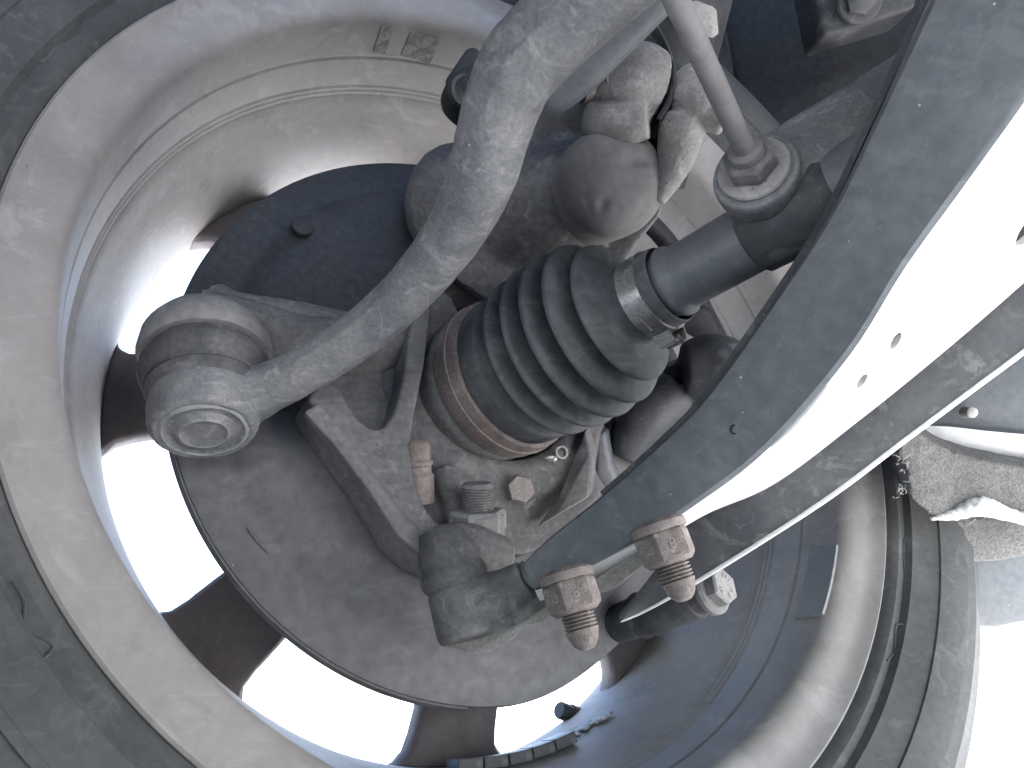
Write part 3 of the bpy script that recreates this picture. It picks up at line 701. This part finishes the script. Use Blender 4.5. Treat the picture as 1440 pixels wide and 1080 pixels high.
bm = BM(); prism(bm, [Q(925, -10, .36), Q(965, -15, .36), Q(1000, 20, .36), Q(1003, 55, .36), Q(960, 40, .36)], Vector((.004, .004, -.004)))
tag(obj('strut_bracket', bm, MT['cast_light'], None, bevel=.001), 'small pale metal bracket at the top beside the link rod', 'bracket')

# ================================================================== CONTROL ARM
arm = thing('control_arm', 'dusty dark pressed steel control arm with bright underside running to upper right', 'control arm', Q(760, 820, .30))
# stations: a = left edge of the side wall, b = its right edge, c = far edge of the underside, e = lower edge of the far flange
stA = [(738, 796, .300), (775, 760, .297), (850, 700, .290), (950, 610, .279), (1005, 550, .271), (1090, 430, .257), (1170, 308, .243), (1240, 165, .229), (1330, -30, .212), (1400, -180, .20)]
stB = [(752, 826, .297), (800, 806, .292), (880, 765, .284), (972, 708, .272), (1078, 626, .259), (1192, 495, .243), (1272, 368, .229), (1362, 243, .217), (1466, 95, .204), (1560, -60, .19)]
stC = [(765, 846, .303), (815, 822, .300), (893, 778, .296), (985, 722, .291), (1085, 678, .288), (1200, 592, .284), (1290, 520, .281), (1380, 444, .278), (1480, 355, .275), (1580, 260, .27)]
def loft(L, k=6): return [Q(*x) for x in spline(L, k)]
LAe, LBe, LCe = loft(stA), loft(stB), loft(stC)
bm = BM(); rows = []
for a, b in zip(LAe, LBe):
    n_ = (b - a); nz = Vector((-.25, .1, 1)); mid = (a + b) / 2; wd = n_.length
    row = [a - nz * .010 + n_ * .03, a - nz * .003 - n_ * .0, a + nz * .0002 + n_ * .03, a + n_ * .25 + nz * .0004, a + n_ * .5 + nz * .0004, a + n_ * .75 + nz * .0003, b - n_ * .035, b - nz * .0008 + n_ * .0, b - nz * .0042 + n_ * .006]
    rows.append([bm.verts.new(p) for p in row])
for X, Y in zip(rows, rows[1:]):
    for k in range(len(X) - 1): bm.faces.new((X[k], X[k + 1], Y[k + 1], Y[k]))
sw = obj('side_wall', bm, MT['arm'], arm, solid=.0026, smooth=40)
# end rounding of the wall, dark seam
bm = BM(); stube(bm, [(LAe[0] + Vector((.0, .0, -.003)), .0016), ((LAe[0] + LBe[0]) / 2 + Vector((-.001, 0, -.001)), .002), (LBe[0] + Vector((0, 0, -.002)), .0016)], 6, 12)
obj('wall_end', bm, MT['arm'], sw)
hp = (LAe[22] * .35 + LBe[22] * .65)
bm = BM(); lathe(bm, Q(1033, 604, .2655), Vector((-.1, .1, 1)), [(-.004, .0019), (.0012, .0019), (.0016, .0013), (-.001, .0012), (-.001, 0)], 20)
obj('drain_hole', bm, MT['dark'], sw)
# underside plate with punched holes
import bisect
def under(u, v, lift=0.):
    x = u * (len(LBe) - 1); i = min(int(x), len(LBe) - 2); f = x - i
    b = LBe[i].lerp(LBe[i + 1], f); c = LCe[i].lerp(LCe[i + 1], f)
    tt = (LBe[i + 1] - LBe[i]); nn = tt.cross(c - b).normalized()
    if nn.z < 0: nn = -nn
    bulge = .002 * math.sin(math.pi * v)
    return (b + Vector((0, 0, -.0032))).lerp(c, v) + nn * (lift + bulge)
def find_uv(px, py):
    best = None
    for i in range(241):
        for j in range(61):
            p = under(i / 240, j / 60); q = (720 + F * p.x / -p.z, 540 - F * p.y / -p.z)
            d = (q[0] - px) ** 2 + (q[1] - py) ** 2
            if best is None or d < best[0]: best = (d, i / 240, j / 60)
    return best[1:]
ARML = sum((LBe[i + 1] - LBe[i]).length for i in range(len(LBe) - 1))
holes = []
for px, py, r in ((1257, 477, .0030), (1208, 534, .0027), (1443, 318, .0062)):
    u, v = find_uv(px, py)
    wv = (under(u, 1) - under(u, 0)).length
    lu = (under(min(1, u + .01), v) - under(max(0, u - .01), v)).length / .02
    holes.append((u, v, r / lu, r / wv))
V2, E2_ = [], []
NU, NV = 60, 8
for i in range(NU + 1):
    for j in range(NV + 1):
        u, v = i / NU, j / NV
        if any(((u - h[0]) / (h[2] * 1.25)) ** 2 + ((v - h[1]) / (h[3] * 1.25)) ** 2 < 1 for h in holes) and 0 < i < NU and 0 < j < NV: continue
        V2.append(Vector((u, v)))
hl = []
for h in holes:
    st = len(V2)
    for k in range(24): V2.append(Vector((min(1, max(0, h[0] + h[2] * math.cos(2 * math.pi * k / 24))), min(1, max(0, h[1] + h[3] * math.sin(2 * math.pi * k / 24))))))
    E2_ += [(st + k, st + (k + 1) % 24) for k in range(24)]
vo, eo, fo, *_ = delaunay_2d_cdt(V2, E2_, [], 0, 1e-7)
bm = BM(); vs = [bm.verts.new(under(p.x, p.y)) for p in vo]
for f in fo:
    c = sum((vo[i] for i in f), Vector((0, 0))) / len(f)
    if any(((c.x - h[0]) / h[2]) ** 2 + ((c.y - h[1]) / h[3]) ** 2 < .97 for h in holes): continue
    try: bm.faces.new([vs[i] for i in f])
    except ValueError: pass
for v in list(bm.verts):
    if not v.link_faces: bm.verts.remove(v)
us = obj('underside_plate', bm, MT['arm_bottom_lit'], arm, solid=.0024, smooth=50, label='underside plate with punched holes, its light painted in pale')
# pressed dent along the edge of the underside
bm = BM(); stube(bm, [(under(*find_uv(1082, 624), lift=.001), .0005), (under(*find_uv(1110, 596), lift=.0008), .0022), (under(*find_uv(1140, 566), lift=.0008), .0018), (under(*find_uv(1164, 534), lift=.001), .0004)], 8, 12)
obj('pressed_ridge', bm, MT['arm_bottom_lit'], us)
# inner closing wall so the punched holes look into a dark box
bm = BM(); ra = []
for a, c in zip(LAe[12:], LCe[12:]):
    ra.append([bm.verts.new(p) for p in (a + Vector((0, 0, -.010)), a + Vector((.012, 0, -.045)), c + Vector((.0, .006, -.012)))])
for X, Y in zip(ra, ra[1:]):
    for k in range(2): bm.faces.new((X[k], X[k + 1], Y[k + 1], Y[k]))
obj('back_wall', bm, MT['brace'], arm, solid=.002)
# far flange: a dark bar hanging below the underside
stC2 = [(868, 868, .318), (900, 845, .316), (975, 724, .300), (1085, 680, .2905), (1200, 594, .2865), (1290, 522, .2835), (1380, 446, .2805), (1480, 357, .2775), (1580, 262, .2725)]
stE = [(870, 871, .318), (905, 855, .316), (975, 815, .306), (1070, 756, .297), (1170, 690, .289), (1265, 618, .285), (1352, 553, .282), (1460, 472, .278), (1560, 390, .273)]
stC2[0] = (872, 866, .318); stC2[1] = (930, 790, .309)
LC2, LE = loft(stC2), loft(stE)
bm = BM(); rows = []
for a, b in zip(LC2, LE):
    n_ = b - a; nz = Vector((.2, -.2, 1))
    rows.append([bm.verts.new(p) for p in (a, a + n_ * .3 + nz * .0007, a + n_ * .65 + nz * .0008, a + n_ * .93, b, b + Vector((.0022, -.0010, -.0035)))])
for X, Y in zip(rows, rows[1:]):
    for k in range(len(X) - 1): bm.faces.new((X[k], X[k + 1], Y[k + 1], Y[k]))
fl = obj('far_flange', bm, MT['brace'], arm, solid=.0022, smooth=45)
# pale strip painting in the sunlit line along the flange edge
bm = BM()
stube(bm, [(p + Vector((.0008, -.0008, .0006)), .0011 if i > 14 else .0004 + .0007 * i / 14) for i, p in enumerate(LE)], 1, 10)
obj('lit_edge', bm, MT['arm_bottom_lit'], fl)

# ================================================================== LOWER BALL JOINT
bj = thing('lower_ball_joint', 'grey lower ball joint bolted to control arm with two rusty nuts', 'ball joint', Q(650, 915, .305))
down = (-UP + Vector((.08, 0, .0))).normalized()
jc = Q(652, 858, .308)
bm = BM()
lathe(bm, jc, down, [(-.010, 0), (-.010, .0115), (-.008, .0128), (.006, .0132), (.010, .0128), (.0115, .011), (.0118, 0)], 40)
pl = [(622, 905, .300), (615, 850, .306), (650, 838, .312), (700, 822, .312), (740, 800, .308), (765, 828, .300), (890, 768, .290), (900, 790, .290), (870, 822, .294), (800, 850, .297), (765, 872, .297), (700, 890, .297), (660, 915, .298)]
prism(bm, [Q(*p) for p in pl], down * -.004 + Vector((0, 0, -.004)))
stube(bm, [(Q(650, 850, .306), .0105), (Q(700, 840, .306), .0105), (Q(742, 815, .304), .008)])
obj('housing', bm, MT['cast'], bj, remesh=.0009, soft=4, disp=.0006, disp_scale=.006)
bm = BM(); lathe(bm, jc, -down, [(.009, .0118), (.011, .0135), (.014, .0140), (.017, .0130), (.018, .0122), (.021, .0130), (.025, .0122), (.029, .0105), (.033, .0095)], 44)
obj('boot', bm, MT['rubber_dusty'], bj, smooth=70)
# base plate under the housing (stamped, bright lower face)
bm = BM()
pl2 = [(622, 911, .298), (665, 890, .300), (760, 858, .298), (830, 820, .293), (900, 775, .288), (945, 750, .285), (900, 800, .287), (868, 826, .290), (845, 836, .291), (790, 858, .293), (765, 876, .293), (735, 884, .294), (722, 900, .294), (690, 918, .295), (665, 920, .296)]
prism(bm, [Q(*p) for p in pl2], Vector((0, .0025, -.004)))
obj('base_plate', bm, MT['cast_light'], bj, bevel=.0008, disp=.0004, disp_scale=.006)
def arm_bolt(p0, d, ref, name):
    """p0 at the plate, d pointing down out of it"""
    bm = BM()
    lathe(bm, p0, d, [(-.003, .0085), (-.0016, .0102), (.0006, .0104), (.0014, .0100), (.0022, .006)], 36)
    b_ = obj('flange_washer', bm, MT['rustbolt'], bj, disp=.0003, disp_scale=.003)
    bm = BM(); hexprism(bm, p0 + d * .0016, d, .0104, .0100, ref, .05)
    nut = obj('nut', bm, MT['rustbolt'], bj, bevel=.0003, smooth=25, label='rusty nut with embossed marks on its flats')
    bm = BM(); lathe(bm, p0, d, [(.0105, .0094), (.0118, .0090), (.0130, .0078), (.0132, .006)], 32)
    obj('nut_collar', bm, MT['rustbolt'], nut)
    bm = BM(); lathe(bm, p0, d, [(.010, .0055)] + thread_prof(.0122, .0212, .0062, .0013, .0011) + [(.0214, .0056), (.0234, .0049), (.0250, .0038), (.0262, .0024), (.0266, 0)], 36)
    obj('bolt_shank', bm, MT['rustbolt'], bj, smooth=50)
    # embossed marks on the flats
    u = (ref - d * ref.dot(d)).normalized(); v = d.cross(u)
    for k, txt in ((0, '88'), (1, '8'), (5, '8')):
        a = R_(60 * k + 30); fn = u * math.cos(a) + v * math.sin(a)
        if fn.z < .1: continue
        fx = d.cross(fn).normalized()
        if fx.x < 0: fx = -fx
        yy = fn.cross(fx).normalized()
        bmx = text_bm(txt, .0055, p0 + d * .0068 + fn * (.0104 * math.cos(R_(30))), fx, yy, .00035)
        obj('embossed_mark', bmx, MT['rustbolt'], nut, smooth=20)
bd = (Vector((.26, -.90, .34))).normalized()
arm_bolt(Q(797, 812, .285), bd, Vector((-.35, 0, 1)), 'a')
arm_bolt(Q(926, 744, .279), (Vector((.30, -.90, .30))).normalized(), Vector((-.35, 0, 1)), 'b')

# ================================================================== RIGHT-HAND TRIM
bp_ = thing('bumper_panel', 'dark grey curved bumper panel with light-painted white lower lip at right edge', 'bumper', Q(1400, 600, .40))
bm = BM(); rows = []
topl = [(1240, 560, .42), (1300, 520, .41), (1380, 470, .40), (1500, 400, .39), (1760, 330, .37)]
botl = [(1285, 606, .418), (1330, 598, .412), (1400, 606, .405), (1500, 612, .395), (1760, 615, .375)]
for a, b in zip(loft(topl), loft(botl)):
    n_ = b - a
    rows.append([bm.verts.new(p) for p in (a, a + n_ * .4 + Vector((0, 0, .006)), a + n_ * .8 + Vector((0, 0, .006)), b)])
for X, Y in zip(rows, rows[1:]):
    for k in range(3): bm.faces.new((X[k], X[k + 1], Y[k + 1], Y[k]))
obj('skin', bm, MT['panel'], bp_, solid=.003, smooth=60)
bm = BM(); rows = []
lipl = [(1288, 604, .416), (1320, 622, .412), (1375, 634, .406), (1440, 643, .400), (1510, 648, .395), (1760, 652, .375)]
lipu = [(1292, 600, .414), (1330, 600, .408), (1385, 606, .402), (1440, 611, .397), (1510, 616, .392), (1760, 619, .372)]
for a, b in zip(loft(lipu), loft(lipl)):
    rows.append([bm.verts.new(p) for p in (a, a.lerp(b, .5) + Vector((.001, -.001, .003)), b, b + Vector((0, .002, -.012)))])
for X, Y in zip(rows, rows[1:]):
    for k in range(3): bm.faces.new((X[k], X[k + 1], Y[k + 1], Y[k]))
obj('lip', bm, MT['white'], bp_, solid=.002, smooth=60, label='lower lip painted white in place of bright light')
bm = BM(); lathe(bm, Q(1366, 580, .392), Vector((0, 0, 1)), [(-.006, .0030), (.001, .0028), (.0016, .0018), (.0018, 0)], 14)
obj('fastener', bm, MT['cast_light'], bp_, disp=.0006, disp_scale=.002)

bm = BM(); box_world(bm, (wc.x + .30, wc.y - 1.5, wc.z - .05), (wc.x + .36, wc.y + .22, wc.z + .30))  # box added to keep sun off the ground behind the bumper
obj('shade_valance', bm, MT['dark'], bp_, bevel=.01, world=True)
ft = thing('felt_liner', 'frayed grey felt wheel liner block at right in front of the tyre', 'felt liner', Q(1340, 730, .385))
bm = BM()
fo_ = [(1268, 600), (1262, 640), (1274, 655), (1280, 700), (1312, 728), (1360, 724), (1382, 704), (1410, 718), (1450, 732), (1540, 735), (1540, 662), (1440, 656), (1375, 646), (1335, 634), (1305, 618), (1285, 604)]
prism(bm, [Q(px, py, .385) for px, py in fo_], Vector((.010, .008, -.035)))
obj('pad', bm, MT['felt'], ft, remesh=.0016, soft=3, disp=.0016, disp_scale=.008)
bm = BM()
stube(bm, [(Q(1308, 729, .386), .001), (Q(1340, 724, .385), .0028), (Q(1378, 712, .384), .0052), (Q(1420, 724, .383), .0034), (Q(1470, 735, .382), .0036), (Q(1530, 738, .38), .004)], 8, 14)
obj('lit_fringe', bm, MT['fibre'], ft, remesh=.0010, soft=1, disp=.0016, disp_scale=.0025)  # pale strip stands in for sunlight on the felt's underside
bm = BM(); rnd = random.Random(11)
for k in range(34):
    if rnd.random() < .45: px, py = rnd.uniform(1300, 1445), rnd.uniform(716, 732)
    else: px, py = rnd.uniform(1264, 1276), rnd.uniform(640, 700)
    p0 = Q(px, py, .382 - rnd.uniform(0, .003)); a = rnd.uniform(0, 6.28); L = rnd.uniform(.0015, .005)
    pts = [p0]
    for s in range(4):
        a += rnd.uniform(-.9, .9); pts.append(pts[-1] + Vector((math.cos(a), math.sin(a), rnd.uniform(-.1, .35))) * L / 4)
    tube(bm, pts, [.00009, .00009, .00008, .00007, .00005], 4)
obj('loose_fibres', bm, MT['fibre'], ft, kind='stuff')

ts = thing('splash_trim', 'grey brown lower trim strip below the felt liner at right', 'trim', Q(1400, 790, .42))
bm = BM(); prism(bm, [Q(px, py, .415) for px, py in ((1340, 725), (1540, 725), (1540, 768), (1480, 775), (1440, 783), (1410, 790), (1372, 792), (1340, 794))], Vector((.005, 0, -.03)))
obj('strip', bm, MT['felt'], ts, bevel=.003, disp=.001, disp_scale=.006)
bm = BM(); prism(bm, [Q(px, py, .425) for px, py in ((1340, 780), (1540, 760), (1540, 868), (1440, 876), (1400, 884), (1360, 880), (1340, 870))], Vector((.005, 0, -.02)))
obj('flap', bm, MT['panel'], ts, bevel=.002, disp=.0008, disp_scale=.01, label='dark blue grey flap with uneven lower edge')
